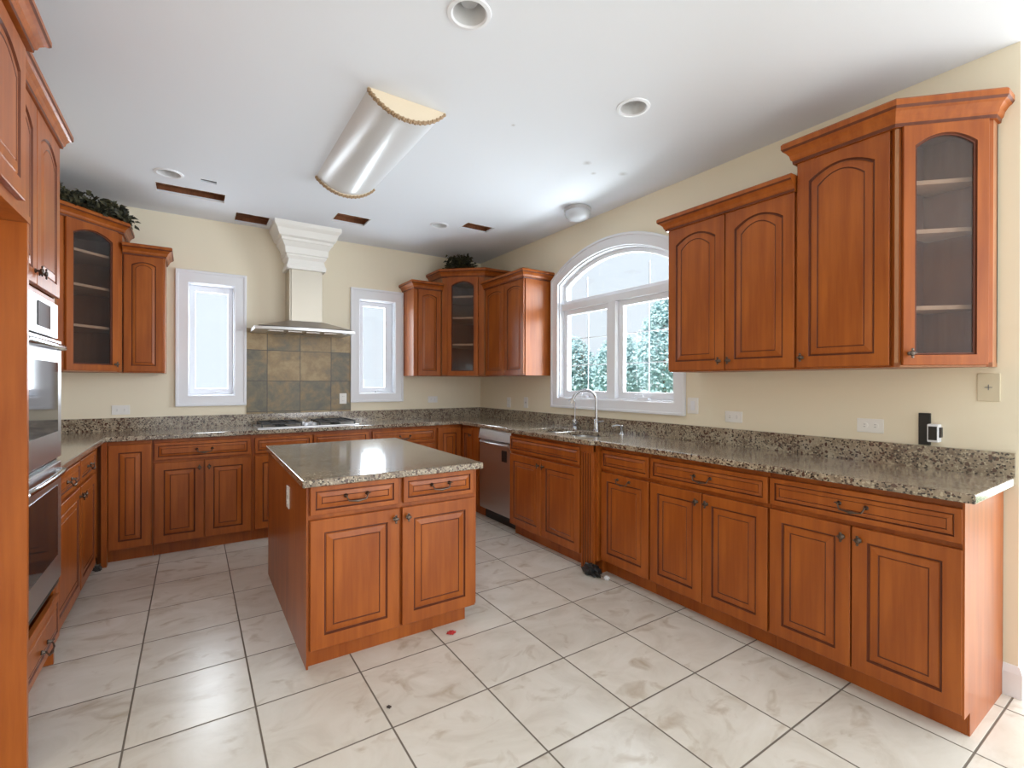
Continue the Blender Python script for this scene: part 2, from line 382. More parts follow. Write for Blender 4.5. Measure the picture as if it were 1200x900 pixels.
for k, (a, b, c, d) in enumerate([(-.225, .205, 4.235, 4.43), (.30, .556, 4.61, 4.88), (1.01, 1.29, 4.15, 4.375), (2.03, 2.305, 3.75, 3.92), (.045, .140, 4.00, 4.055)]):
    mb = MB(); e = .03; z0, z1 = H + .0145, H + .23
    mb.box(a - e, a - e + .02, c - e, d + e, z0, z1).box(b + e - .02, b + e, c - e, d + e, z0, z1)
    mb.box(a - e, b + e, c - e, c - e + .02, z0, z1).box(a - e, b + e, d + e - .02, d + e, z0, z1).box(a - e, b + e, c - e, d + e, z1, z1 + .02)
    if k < 4: mb.box(a - e, b + e, d - .045, d + .0, H + .05, z1)      # a joist crossing behind the cut
    mb.build('joist_cavity', PLY if k < 4 else GREYP, cl)
    if k < 4:                                                         # torn paper edge of the drywall
        t_ = MB(); pts = []
        for (x0, y0), (x1, y1) in (((a, c), (b, c)), ((b, c), (b, d)), ((b, d), (a, d)), ((a, d), (a, c))):
            nn = max(3, int(math.hypot(x1 - x0, y1 - y0) / .02))
            for i in range(nn): f_ = i / nn; pts.append((x0 + (x1 - x0) * f_ + random.uniform(-.002, .002), y0 + (y1 - y0) * f_ + random.uniform(-.002, .002), H - .001))
        t_.tube(pts + [pts[0]], .0018, 5); t_.build('torn_drywall_edge', PLASTER, cl)

# back wall with two openings
W1 = (-.035, .315, 1.185, 2.165); W2 = (1.415, 1.80, 1.19, 2.165)
holed([(L - .15, 0), (R + .15, 0), (R + .15, H), (L - .15, H)], [rect(*W1), rect(*W2)], lambda u, v, t: (u, D + t, v), .15).build('wall_back', WALL, kind='structure')
# right wall with arched opening, turning the corner towards the next room
YC, ZP = 2.84, 2.503
def arch_loop(hw, zb, zp, rad, n=20):
    zs = zp - (rad - math.sqrt(rad * rad - hw * hw)); a = math.asin(hw / rad)
    return [(YC - hw, zb), (YC + hw, zb)] + [(YC + rad * math.sin(a - 2 * a * i / n), zp - rad + rad * math.cos(a - 2 * a * i / n)) for i in range(n + 1)]
hole = arch_loop(.655, 1.165, ZP - .085, 1.198)
holed([(.485, 0), (D + .15, 0), (D + .15, H), (.485, H)], [hole], lambda u, v, t: (R + t, u, v), .15).build('wall_right', WALL, kind='structure')
MB().box(R + .15, 6, .485, .635, 0, H).build('wall_right_return', WALL, kind='structure')
MB().box(L - .15, L, -3, D, 0, H).build('wall_left', WALL, kind='structure')
bp = [(0, 0), (.014, 0), (.014, .10), (.008, .118), (.004, .128), (0, .13)]
b_ = MB(); b_.sweep([(R, .530), (R, .485), (6, .485)], [(o, z) for o, z in bp]); bb = b_.build('baseboard_right', WHITE, kind='structure')
# narrow quarter round and tile border at the corner is part of the floor finish

# windows in the back wall
def casement(name, x0, x1, z0, z1, gx0, gx1, gz0, gz1, o0, o1, oz0, oz1):
    g = bpy.data.objects.new(name, None); C.objects.link(g); g['kind'] = 'structure'
    def ring(nm, a, b, c, d, ia, ib, ic, id_, y0, y1, mt=WHITE, bev=.004):
        mb = holed([(a, c), (b, c), (b, d), (a, d)], [[(ia, ic), (ib, ic), (ib, id_), (ia, id_)]], lambda u, v, t: (u, y0 + t * (y1 - y0), v), 1.0)
        return mb.build(nm, mt, g, bevel=bev)
    ring('window_trim', o0, o1, oz0, oz1, x0 + .004, x1 - .004, z0 + .004, z1 - .004, D - .022, D)
    ring('window_trim', o0 - .006, o1 + .006, oz0 - .006, oz1 + .006, o0 + .016, o1 - .016, oz0 + .016, oz1 - .016, D - .030, D - .0005)
    ring('jamb', x0 - .0, x1 + .0, z0, z1, x0 + .012, x1 - .012, z0 + .012, z1 - .012, D - .0, D + .14)
    ring('sash', x0 + .012, x1 - .012, z0 + .012, z1 - .012, gx0, gx1, gz0, gz1, D + .06, D + .10)
    MB().box(gx0 - .004, gx1 + .004, D + .078, D + .082, gz0 - .004, gz1 + .004).build('glass_pane', GLASS, g)
    cx = (gx0 + gx1) / 2
    mb = MB(); mb.box(cx + .01, cx + .07, D + .028, D + .06, z0 + .012, z0 + .026); mb.tube([(cx + .03, D + .04, z0 + .02), (cx + .03, D + .02, z0 + .035), (cx + .09, D + .015, z0 + .035)], .004)
    mb.build('crank', WHITE, g, smooth=True)
casement('window_1', *W1, .020, .262, 1.25, 2.10, -.118, .398, 1.104, 2.262)
casement('window_2', *W2, 1.478, 1.712, 1.255, 2.105, 1.335, 1.880, 1.110, 2.268)

# arched window
g = bpy.data.objects.new('window_3', None); C.objects.link(g); g['kind'] = 'structure'
def aring(nm, outer, inner, x0, x1, bev=.004):
    return holed(outer, [inner], lambda u, v, t: (x0 + t * (x1 - x0), u, v), 1.0).build(nm, WHITE, g, bevel=bev)
aring('window_trim', arch_loop(.735, 1.085, ZP, 1.283), arch_loop(.651, 1.169, ZP - .089, 1.194), R - .022, R)
aring('window_trim', arch_loop(.742, 1.078, ZP + .007, 1.29), arch_loop(.722, 1.098, ZP - .013, 1.270), R - .032, R - .0005)
aring('jamb', arch_loop(.655, 1.165, ZP - .085, 1.198), arch_loop(.640, 1.180, ZP - .100, 1.183), R, R + .14)
ZR = 2.01                                                          # transom rail
top = [(YC - .64, ZR + .03), (YC + .64, ZR + .03)] + arch_loop(.640, 1.18, ZP - .100, 1.183)[2:]
tin = [(YC - .605, ZR + .06), (YC + .605, ZR + .06)] + [(y, z) for y, z in arch_loop(.605, 1.18, ZP - .135, 1.148)[2:]]
aring('sash', top, tin, R + .05, R + .09)
MB().box(R + .02, R + .13, YC - .64, YC + .64, ZR - .03, ZR + .03).box(R + .01, R + .13, YC - .055, YC + .030, 1.18, ZR - .03).build('mullion', WHITE, g, bevel=.004)
for (a, b) in ((YC - .64, YC - .055), (YC + .030, YC + .64)):
    aring('sash', rect(a, b, 1.18, ZR - .03), rect(a + .05, b - .05, 1.235, ZR - .075), R + .05, R + .09)
    MB().box(R + .068, R + .072, a + .045, b - .045, 1.23, ZR - .07).build('glass_pane', GLASS, g)
    mb = MB(); m_ = (a + b) / 2; mb.box(R + .074, R + .080, m_ - .004, m_ + .004, 1.235, ZR - .075)
    for zz in (1.468, 1.71): mb.box(R + .074, R + .080, a + .05, b - .05, zz - .004, zz + .004)
    mb.build('muntin_grid', WHITE, g)
    mb = MB(); mb.box(R + .005, R + .04, m_ - .05, m_ + .05, 1.18, 1.196); mb.tube([(R + .02, m_, 1.19), (R + .005, m_, 1.215), (R - .005, m_ + .06, 1.215), (R - .006, m_ + .075, 1.20)], .005); mb.build('crank', WHITE, g, smooth=True)
gl = MB(); n_ = len(tin); gl.add([(R + .068, u, v) for u, v in tin] + [(R + .072, u, v) for u, v in tin], [list(range(n_)), list(range(n_, 2 * n_))[::-1]]); gl.build('glass_pane', GLASS, g)
mb = MB(); mb.box(R + .074, R + .080, YC + .345, YC + .357, ZR + .06, 2.25).box(R + .074, R + .080, YC - .357, YC - .345, ZR + .06, 2.25).build('muntin_grid', WHITE, g)

# ================================================================= COUNTERTOP
CT, CB = .914, .879
ctr = thing('countertop', 'long U-shaped speckled brown granite countertop running round three walls', 'countertop', (0, 0, 0))
outl = [(L + .002, 3.035), (-.512, 3.035), (-.512, 4.40), (2.286, 4.40), (2.286, 3.52), (2.276, 3.49), (2.246, 3.47), (2.246, 2.42), (2.276, 2.395), (2.286, 2.365), (2.286, .494), (R - .002, .494), (R - .002, D - .002), (L + .002, D - .002)]
def rrect(a, b, c, d, r=.05, n=5):
    P = []
    for (cx, cy, t0) in ((b - r, c + r, -PI / 2), (b - r, d - r, 0), (a + r, d - r, PI / 2), (a + r, c + r, PI)):
        P += [(cx + r * math.cos(t0 + PI / 2 * i / n), cy + r * math.sin(t0 + PI / 2 * i / n)) for i in range(n + 1)]
    return P
BOWLS = [(2.36, 2.69, 2.99, 3.30), (2.36, 2.69, 2.55, 2.955)]
holed(outl, [rrect(*BOWLS[0]), rrect(*BOWLS[1])], lambda u, v, t: (u, v, CB + t), CT - CB).build('worktop', GRAN, ctr, bevel=.006)
mb = MB(); mb.box(L + .002, L + .022, 3.035, D - .022, CT, 1.017).box(L + .002, R - .022, D - .022, D - .002, CT, 1.017).box(R - .022, R - .002, .494, D - .0225, CT, 1.017)
mb.build('backsplash', GRAN, ctr)
sk = thing('kitchen_sink', 'stainless steel double bowl sink set into the granite under the arched window', 'sink', (0, 0, 0))
for a, b, c, d in BOWLS:
    mb = MB(); A = rrect(a, b, c, d); B = rrect(a + .01, b - .01, c + .01, d - .01); Cc = rrect(a + .03, b - .03, c + .03, d - .03, .03); n_ = len(A)
    rings = [([(x, y) for x, y in rrect(a - .012, b + .012, c - .012, d + .012)], CB - .001), (A, CB - .001), (B, CB - .15), (Cc, CB - .17)]
    for ring_, z in rings: mb.v += [(x, y, z) for x, y in ring_]
    for i in range(3):
        for j in range(n_): mb.f.append([i * n_ + j, i * n_ + (j + 1) % n_, (i + 1) * n_ + (j + 1) % n_, (i + 1) * n_ + j]); mb.m.append(0)
    mb.f.append([3 * n_ + j for j in range(n_)]); mb.m.append(0)
    o = mb.build('sink_bowl', STEEL, sk, smooth=True)
    MB().lathe([(.0, 0), (.04, 0), (.042, .003), (.03, .004), (.0, .002)], 20, 0, Matrix.Translation(((a + b) / 2, (c + d) / 2, CB - .17)), close=False).build('drain', CHROME, o, smooth=True)
fc = thing('faucet', 'tall chrome gooseneck faucet with side lever behind the sink', 'faucet', (2.742, 2.87, CT))
mb = MB(); mb.lathe([(0, 0), (.027, 0), (.027, .006), (.020, .012), (.018, .09), (.014, .10), (0, .10)], 18, close=False); mb.build('faucet_base', CHROME, fc, smooth=True)
pts = [(0, 0, .09), (0, 0, .25)] + [(-.085 + .085 * math.cos(t), .045 - .045 * math.cos(t), .25 + .085 * math.sin(t)) for t in [PI * i / 12 for i in range(1, 11)]]
e = pts[-1]; pts.append((e[0] - .012, e[1] + .007, e[2] - .03))
MB().tube(pts, .0105, 12).build('spout', CHROME, fc, smooth=True)
MB().tube([pts[-1], (pts[-1][0] - .012, pts[-1][1] + .008, pts[-1][2] - .035)], [.014, .013], 12).build('spray_head', STEELD, fc, smooth=True)
MB().tube([(0, -.018, .075), (0, -.045, .08), (0, -.085, .088)], [.009, .007, .005], 10).build('lever', CHROME, fc, smooth=True)
f2 = thing('filter_tap', 'small chrome filtered water tap with thin upright neck left of the faucet', 'tap', (2.765, 3.16, CT))
mb = MB(); mb.lathe([(0, 0), (.028, 0), (.028, .008), (.018, .02), (.024, .045), (.018, .075), (0, .08)], 16, close=False).build('tap_base', CHROME, f2, smooth=True)
MB().tube([(0, 0, .07), (0, 0, .22), (-.008, .004, .245), (-.03, .012, .255), (-.05, .02, .248), (-.055, .022, .235)], .006, 10).build('neck', CHROME, f2, smooth=True)
MB().tube([(0, 0, .05), (-.015, -.03, .06), (-.02, -.055, .062)], [.008, .007, .006], 8).build('handle', CHROME, f2, smooth=True)
f3 = thing('soap_dispenser', 'short chrome soap dispenser right of the faucet on the granite', 'soap dispenser', (2.742, 2.59, CT))
MB().lathe([(0, 0), (.02, 0), (.02, .006), (.011, .012), (.011, .05), (.014, .055), (.013, .07), (0, .072)], 16, close=False).build('pump', CHROME, f3, smooth=True)
MB().tube([(0, 0, .062), (-.03, .02, .068), (-.06, .045, .06)], [.007, .006, .005], 10).build('nozzle', CHROME, f3, smooth=True)

# ================================================================= BASE CABINETS, right run (local x runs towards the camera)
RZ = -PI / 2
def rb(y1): return (XF, y1, 0)
c = base_cab('cherry end base cabinet with wide drawer, two doors and exposed end panel', rb(1.237), RZ, .6995, [(.004, .700, True)], [(.004, .344, 'r', ZD), (.350, .700, 'l', ZD)], kick=(0, .0))
mb = MB(); mb.prism([(.700, .003), (.707, .003), (.707, .530), (.700, .530)], BB - .012, .877); mb.prism([(.700, .07), (.707, .07), (.707, .530), (.700, .530)], 0, BB - .012)
mb.build('end_panel', WOOD, c)
base_cab('cherry base cabinet with wide drawer over two doors, between end cabinet and pull-out', rb(1.967), RZ, .728, [(.006, .722, True)], [(.006, .360, 'r', ZD), (.366, .722, 'l', ZD)])
base_cab('narrow cherry pull-out base cabinet with bail pull on its single door, right of the sink', rb(2.392), RZ, .423, [(.008, .417, False)], [(.008, .417, 'pull', ZD)])
sb = base_cab('cherry sink base cabinet with false drawer front and fluted pilaster, bumped out under the faucet', (XF - .045, 3.457, 0), RZ, 1.063, [(.012, .905, False)], [(.012, .452, 'r', ZD), (.460, .905, 'l', ZD)], dep=.545, toe=.07, hollow=True)
mb = MB(); n_ = 4; x0 = .920; wd = .125
mb.box(x0, x0 + wd, .004, .021, .0, .877)
for i in range(n_ + 1): xx = x0 + .008 + i * (wd - .028) / n_; mb.box(xx, xx + .010, -.002, .004, .03, .82)
mb.box(x0, x0 + wd, -.004, .021, .83, .877)
pl_ = mb.build('pilaster', WOOD, sb, bevel=.002)
mb = MB()
for i in range(n_): xx = x0 + .018 + i * (wd - .028) / n_; mb.box(xx + .003, xx + .009, .0030, .0045, .03, .82)
mb.build('fluting', GLAZE, pl_)

dw = thing('dishwasher', 'stainless steel dishwasher with bright top control strip left of the sink cabinet', 'dishwasher', (XF, 4.045, 0), RZ)
MB().box(.006, .580, .03, .50, .10, .872).build('tub', STEELD, dw)
mb = MB(); mb.box(.006, .580, .0, .03, .11, .765).box(.02, .566, -.012, .0, .13, .745); mb.build('dishwasher_door', STEELD, dw, bevel=.004)
mb = MB(); mb.add([(.006, -.02, .775), (.580, -.02, .775), (.580, .0, .872), (.006, .0, .872), (.006, .03, .775), (.580, .03, .775), (.580, .03, .872), (.006, .03, .872)], [(0, 1, 2, 3), (4, 7, 6, 5), (0, 4, 5, 1), (3, 2, 6, 7), (0, 3, 7, 4), (1, 5, 6, 2)])
mb.build('control_panel', STEEL, dw, bevel=.003)
MB().tube([(.05, -.02, .755), (.09, -.045, .752), (.29, -.052, .750), (.49, -.045, .752), (.54, -.02, .755)], .010, 10).build('handle', STEEL, dw, smooth=True)
MB().box(.42, .50, -.0155, -.012, .60, .70).build('badge', BLACK, dw)
MB().box(.0, .586, .07, .09, .0, .10).build('toe_kick', BLACK, dw)

# corner base, right/back
def poly_body(root, poly, z0, z1, name='cabinet_body', m_=WOOD): return MB().prism(poly, z0, z1).build(name, m_, root)
r = thing('corner_base_cabinet', 'cherry corner base cabinet with folding L-shaped doors left of the dishwasher', 'cabinet', (2.345, 4.41, 0))
poly_body(r, [(-.30, .03), (-.003, .03), (-.003, -.345), (.505, -.345), (.505, .545), (-.30, .545)], BB - .012, .877)
poly_body(r, [(-.30, .08), (.05, .08), (.05, -.345), (.50, -.345), (.50, .54), (-.30, .54)], 0, BB - .012, 'toe_kick')
d = panel('door', .262, BT - BB, r, -.292, .009, BB)
d = panel('door', .215, BT - BB, r, -.024, .004, BB, rz=RZ)
knob(d, .19, .68)
MB().box(-.024, -.003, -.343, -.222, BB, .877).build('filler', WOOD, r)

# back run (local frame = world orientation)
YB = D - .535
base_cab('cherry three-part base cabinet with wide drawer between cooktop cabinet and corner', (1.372, YB, 0), 0, .672, [(.02, .655, True)], [(.02, .334, 'r', ZD), (.341, .655, 'l', ZD)])
base_cab('cherry cooktop base cabinet with two false drawer fronts below the range hood', (.402, YB, 0), 0, .97, [(.022, .462, False), (.478, .952, False)], [(.022, .462, 'r', ZD), (.478, .952, 'l', ZD)])
base_cab('cherry base cabinet with one drawer over two doors under the left back window', (-.247, YB, 0), 0, .648, [(.010, .638, True)], [(.010, .318, 'r', ZD), (.326, .638, 'l', ZD)])
r = thing('corner_base_cabinet', 'tall single-door cherry corner base cabinet at the left back corner', 'cabinet', (L, YB, 0))
poly_body(r, [(.002, .021), (.820, .021), (.820, .53), (.002, .53)], BB - .012, .877)
poly_body(r, [(.5, .07), (.820, .07), (.820, .52), (.5, .52)], 0, BB - .012, 'toe_kick')
panel('door', .245, BT - BB, r, .569, 0, BB)
MB().box(.536, .566, -.045, .021, .0, .877).build('corner_post', WOOD, r)
# left run (faces +X, local x runs away from the camera)
base_cab('cherry base cabinet with drawer over single door beside the oven cabinet', (-.535, 3.035, 0), PI / 2, .63, [(.01, .62, True)], [(.01, .62, 'r', ZD)], dep=.51)
base_cab('narrow cherry base cabinet with drawer over single door next to the left corner post', (-.535, 3.668, 0), PI / 2, .71, [(.01, .50, True)], [(.01, .50, 'l', ZD)], dep=.51)

# ================================================================= OVEN CABINET + FRIDGE SURROUND
XO = -.515
oc = thing('oven_cabinet', 'tall cherry oven cabinet with crown molding along the left wall', 'cabinet', (XO, 2.232, 0), PI / 2)
WO = .798
mb = MB()
mb.box(0, .02, .02, .55, .0, 2.40).box(WO - .02, WO, .02, .55, .0, 2.40).box(.02, WO - .02, .53, .55, .0, 2.40)
mb.box(.02, WO - .02, .02, .53, 2.38, 2.40).box(.02, WO - .02, .02, .53, 1.665, 1.685).box(.02, WO - .02, .02, .53, .365, .385).box(.02, WO - .02, .02, .53, .085, .10)
mb.box(.02, .055, .02, .04, .385, 1.665).box(WO - .055, WO - .02, .02, .04, .385, 1.665)
mb.build('cabinet_body', WOOD, oc)
MB().box(0, WO, .06, .10, 0, .085).build('toe_kick', WOOD, oc)
for x0, x1, s_ in ((.012, .394, 'r'), (.402, .786, 'l')):
    d = panel('door', x1 - x0, .70, oc, x0, 0, 1.69, arch=.05)
    knob(d, (x1 - x0 - .028) if s_ == 'r' else .028, .05)
d = panel('drawer_front', .774, .20, oc, .012, 0, .125, fr=.03, k=.6); pull(d, .50, .07)
crown(oc, [(.05, .0), (WO, .0), (WO, .54)], 2.395, .8, .95)
ov = thing('double_oven', 'stainless steel double wall oven built into the tall left cabinet', 'oven', (XO, 2.232, 0), PI / 2)
MB().box(.062, WO - .062, .05, .50, .39, 1.66).build('oven_housing', STEELD, ov)
mb = MB(); mb.box(.05, WO - .05, .0, .018, 1.50, 1.655); mb.build('control_panel', STEEL, ov, bevel=.003)
MB().box(.40, .60, -.003, .0, 1.53, 1.63).build('display', BLACKG, ov)
for z0, z1, nm in ((.965, 1.490, 'upper oven door'), (.415, .945, 'lower oven door')):
    d = MB(); d.box(.05, WO - .05, -.012, .018, z0, z1); dd = d.build('oven_door', STEEL, ov, bevel=.004)
    MB().box(.13, WO - .13, -.015, -.011, z0 + .12, z1 - .10).build('oven_window', BLACKG, dd)
    hz = z1 - .035
    MB().tube([(.08, -.012, hz), (.085, -.034, hz), (.20, -.040, hz), (.40, -.042, hz), (.58, -.040, hz), (.665, -.034, hz), (.67, -.012, hz)], .012, 12).build('handle', CHROME, dd, smooth=True)
MB().box(.05, WO - .05, -.004, .018, .388, .412).build('bottom_vent', BLACK, ov)
MB().box(.05, WO - .05, .004, .018, .946, .964).build('middle_vent', BLACK, ov)

fp = tag(MB().box(L + .001, -.456, 2.206, 2.226, 0, 1.829).build('fridge_side_panel', WOOD), 'tall plain cherry side panel of the refrigerator opening at the left edge', 'panel')
fcb = thing('fridge_top_cabinet', 'cherry cabinet high above the empty refrigerator opening in the left foreground', 'cabinet', (-.456, 1.26, 0), PI / 2)
MB().box(0, .966, .021, .61, 1.83, 2.41).build('cabinet_body', WOOD, fcb)
MB().box(.0, .966, -.004, .021, 1.83, 1.852).build('bottom_rail', WOOD, fcb)
for x0, x1 in ((.012, .478), (.486, .930)): panel('door', x1 - x0, .50, fcb, x0, 0, 1.895, arch=.05)
crown(fcb, [(0, 0), (.966, 0), (.966, .12)], 2.41, .95, .9)

# ================================================================= WALL CABINETS
UB = 1.377
def upper(label, loc, rz, w, dep, zt, doors, ztop_crown, path, s=1.0, nd=None, group=None):
    r = thing('wall_cabinet', label, 'cabinet', loc, rz, group)
    MB().box(0, w, .021, dep, UB, zt).build('cabinet_body', WOOD, r)
    for x0, x1, side in doors:
        d = panel('door', x1 - x0, zt - .012 - UB - .008, r, x0, 0, UB + .008, arch=.05 if x1 - x0 > .36 else .025, fr=.055 if x1 - x0 > .36 else .046, k=1.0 if x1 - x0 > .36 else .62)
        if side == 'r': knob(d, x1 - x0 - .026, .05)
        if side == 'l': knob(d, .026, .05)
    crown(r, path, zt - .012, s, (ztop_crown - zt + .012) / .084, nd=nd)
    return r
def glass_cab(label, loc, poly, P1, P2, zt, ztc, shelves, dw_, knobside, crown_path, pd=None):
    """poly: plan outline starting with the two front corners P1, P2 and going round behind"""
    r = thing('glass_door_cabinet', label, 'cabinet', loc)
    P1, P2 = Vector(P1), Vector(P2); dr = (P2 - P1).normalized(); nin = Vector((-dr.y, dr.x)); Lf = (P2 - P1).length; a = math.atan2(dr.y, dr.x)
    pts = [Vector(p) for p in poly]
    mb = MB(); mb.prism(poly, UB, UB + .018); mb.prism(poly, zt - .018, zt)
    n = len(pts); cen = sum(pts, Vector((0, 0))) / n
    for i in range(1, n):
        A, B = pts[i], pts[(i + 1) % n]; dd = (B - A).normalized(); nn = Vector((-dd.y, dd.x)); nn = nn if nn.dot(cen - A) > 0 else -nn
        mb.prism([A, B, B + nn * .012, A + nn * .012], UB + .018, zt - .018)
    mb.build('cabinet_body', [WIN], r)
    s_ = (Lf - dw_) / 2
    fm = MB(); q = lambda u, v: P1 + dr * u + nin * v
    for u0, u1 in ((0, s_ - .002), (Lf - s_ + .002, Lf)): fm.prism([q(u0, .0), q(u1, .0), q(u1, .02), q(u0, .02)], UB, zt)
    fm.prism([q(s_ - .002, .002), q(Lf - s_ + .002, .002), q(Lf - s_ + .002, .02), q(s_ - .002, .02)], zt - .012, zt)
    fm.build('face_frame', WOOD, r)
    d = panel('glass_door', dw_, zt - UB - .02, r, (P1 + dr * s_ - nin * .018).x, (P1 + dr * s_ - nin * .018).y, UB + .008, rz=a, arch=.045, fr=.043, glass=True, t=.018)
    if knobside == 'l': knob(d, .024, .05)
    if knobside == 'r': knob(d, dw_ - .024, .05)
    inner = []
    for p in pts: v = (cen - p); inner.append(p + v.normalized() * min(.03, v.length * .2))
    inner[0] = q(.02, .03); inner[1] = q(Lf - .02, .03)
    for z in shelves: MB().prism(inner, z - .009, z + .009).build('shelf', SHELFM, r)
    crown(r, crown_path, zt - .012, 1.0, (ztc - zt + .012) / .084, pd=pd)
    return r
XU = R - .32
upper('pair of arched-door cherry wall cabinets right of the arched window', (XU, 2.005, 0), RZ, .783, .32, 2.29, [(.006, .392, 'r'), (.399, .777, 'l')], 2.360, [(0, .32), (0, 0), (.783, 0)])
upper('tall single arched-door cherry wall cabinet beside the big glass-door end cabinet', (XU, 1.221, 0), RZ, .409, .32, 2.425, [(.006, .392, 'l')], 2.520, [(0, .32), (0, 0), (.411, 0)], nd=(.258, .252))
glass_cab('angled cherry end wall cabinet with arched glass door, nearest on the right wall', (XU, .810, 0),
          [(0, 0), (.252, -.258), (.32, -.258), (.32, 0)], (0, 0), (.252, -.258), 2.425, 2.520, (1.635, 1.968, 2.18), .312, 'l', [(0, 0), (.252, -.258), (.32, -.258)], pd=(0, -1))
# right back corner group
YU = D - .32
upper('cherry wall cabinet with two narrow doors immediately left of the arched window', (XU, 4.325, 0), RZ, .715, .32, 2.285, [(.02, .375, None), (.383, .705, None)], 2.355, [(0, 0), (.715, 0), (.715, .32)])
glass_cab('diagonal cherry corner wall cabinet with glass door at the right back corner', (0, 0, 0),
          [(2.20, YU), (XU, 4.33), (R - .002, 4.33), (R - .002, D - .002), (2.20, D - .002)], (2.20, YU), (XU, 4.33), 2.43, 2.505, (1.711, 1.994, 2.219), .33, None, [(2.20, D - .01), (2.20, YU), (XU, 4.33), (R - .01, 4.33)])
upper('single narrow cherry wall cabinet between the right back window and the corner glass cabinet', (1.888, YU, 0), 0, .308, .318, 2.285, [(.045, .295, None)], 2.355, [(0, .318), (0, 0), (.308, 0)])
# left back corner group
upper('narrow cherry wall cabinet left of the left back window', (-.442, YU, 0), 0, .257, .318, 2.285, [(.006, .248, None)], 2.355, [(0, 0), (.257, 0), (.257, .318)])
glass_cab('diagonal cherry corner wall cabinet with glass door at the left back corner', (0, 0, 0),
          [(-.75, 4.31), (-.445, YU), (-.445, D - .002), (L + .002, D - .002), (L + .002, 4.31)], (-.75, 4.31), (-.445, YU), 2.43, 2.505, (1.70, 1.985, 2.225), .36, 'r', [(L + .01, 4.31), (-.75, 4.31), (-.445, YU), (-.445, D - .01)])

# ================================================================= ISLAND
IX, IY, IW, ID = .436, 2.30, .862, 1.33
isl = thing('kitchen_island', 'freestanding lighter cherry kitchen island cabinet with two drawers and two doors', 'kitchen island', (IX, IY, 0))
MB().box(0, IW, .021, ID, BB - .015, .832).build('cabinet_body', WOOD, isl)
MB().box(.0, IW - .045, .045, ID, 0, BB - .015).build('toe_kick', WOOD, isl)
MB().box(-.008, .0, .018, ID, 0, .832).build('side_panel', WOOD, isl)
MB().box(.862 - .0, .870, .018, ID, BB - .015, .832).build('side_panel', WOOD, isl)
for x0, x1 in ((.006, .418), (.446, .848)):
    d = panel('drawer_front', x1 - x0, .130, isl, x0, 0, .700, fr=.022, k=.7); pull(d, (x1 - x0) / 2, .075)
for x0, x1, s_ in ((.006, .424, 'r'), (.440, .856, 'l')):
    d = panel('door', x1 - x0, .592, isl, x0, 0, BB - .015, fr=.060); knob(d, (x1 - x0 - .025) if s_ == 'r' else .025, .545)
it = tag(holed([(.404, 2.272), (1.328, 2.272), (1.345, 3.69), (.420, 3.69)], [], lambda u, v, t: (u, v, .8335 + t), .034).build('island_countertop', GRAN, bevel=.006), 'rectangular speckled granite slab topping the kitchen island', 'countertop')

def plate(label, loc, normal, w, h, kind='outlet', mt=PLATE, grp=None):
    rz = {'-y': 0, '-x': -PI / 2, '+x': PI / 2}[normal] if isinstance(normal, str) else normal
    nm = {'outlet': 'wall_outlet', 'switch': 'light_switch', 'blank': 'blank_wall_plate'}[kind]
    ct = {'outlet': 'outlet', 'switch': 'switch', 'blank': 'wall plate'}[kind]
    r = thing(nm, label, ct, loc, rz)
    MB().box(-w / 2, w / 2, -.006, 0, -h / 2, h / 2).build('cover_plate', mt, r, bevel=.002)
    if kind == 'outlet':
        hz = w > h
        for s_ in (-1, 1):
            cx, cz = (s_ * w * .2, 0) if hz else (0, s_ * h * .2)
            MB().lathe([(0, 0), (.015, 0), (.015, .003), (0, .003)], 16, 0, Matrix.Translation((cx, -.006, cz)) @ Matrix.Rotation(PI / 2, 4, 'X'), close=False).build('socket', mt, r)
            sl = MB()
            for q in (-1, 1):
                if hz: sl.box(cx - .004, cx + .004, -.0098, -.0088, q * .006 - .001, q * .006 + .001)
                else: sl.box(q * .006 - .001, q * .006 + .001, -.0098, -.0088, cz - .004, cz + .004)
            sl.build('slots', GREYP, r)
    elif kind == 'switch':
        MB().box(-.016, .016, -.010, -.006, -.032, .032).build('rocker', WHITE, r, bevel=.001)
    else:
        MB().box(-.012, .012, -.0075, -.006, -.0015, .0015).box(-.0015, .0015, -.0075, -.006, -.012, .012).build('screw', GREYP, r)
    return r
plate('white vertical outlet on the dark left side of the kitchen island', (IX - .008, 2.80, .69), -PI / 2, .07, .115)
plate('white horizontal outlet above the backsplash in the left back corner', (-.483, D, 1.080), '-y', .115, .075)
plate('small white outlet on the slate tiles right of the cooktop', (1.256, D - .012, 1.145), '-y', .07, .105)
plate('white horizontal outlet under the corner cabinets on the back wall', (2.237, D, 1.12), '-y', .115, .07)
plate('cream vertical outlet on the window wall close to the back corner', (R, 4.34, 1.095), '-x', .07, .11)
plate('second cream plate on the window wall between corner outlet and arched window', (R, 4.02, 1.105), '-x', .07, .11, 'blank')
plate('white rocker switch just right of the arched window trim', (R, 2.042, 1.152), '-x', .085, .11, 'switch')
plate('white horizontal outlet under the paired wall cabinets right of the window', (R, 1.745, 1.093), '-x', .115, .07)
plate('white horizontal outlet left of the black charger above the granite', (R, 1.010, 1.093), '-x', .115, .07)
plate('tan blank wall plate just below the angled glass-door cabinet', (R, .577, 1.290), '-x', .072, .120, 'blank', BEIGEP)
a_ = thing('power_adapter', 'tall black plate with a boxy plugged-in charger above the right granite end', 'charger', (R, .792, 1.096), RZ)
MB().box(-.022, .022, -.012, 0, -.076, .072).build('black_plate', BLACK, a_, bevel=.002)
MB().box(.018, .060, -.045, -.002, -.058, .024).build('charger_body', WHITE, a_, bevel=.004)
MB().box(.024, .054, -.048, -.044, -.048, .014).build('charger_face', BLACK, a_)
MB().box(.0605, .066, -.040, -.012, -.035, .010).build('plug_side', BLACK, a_)

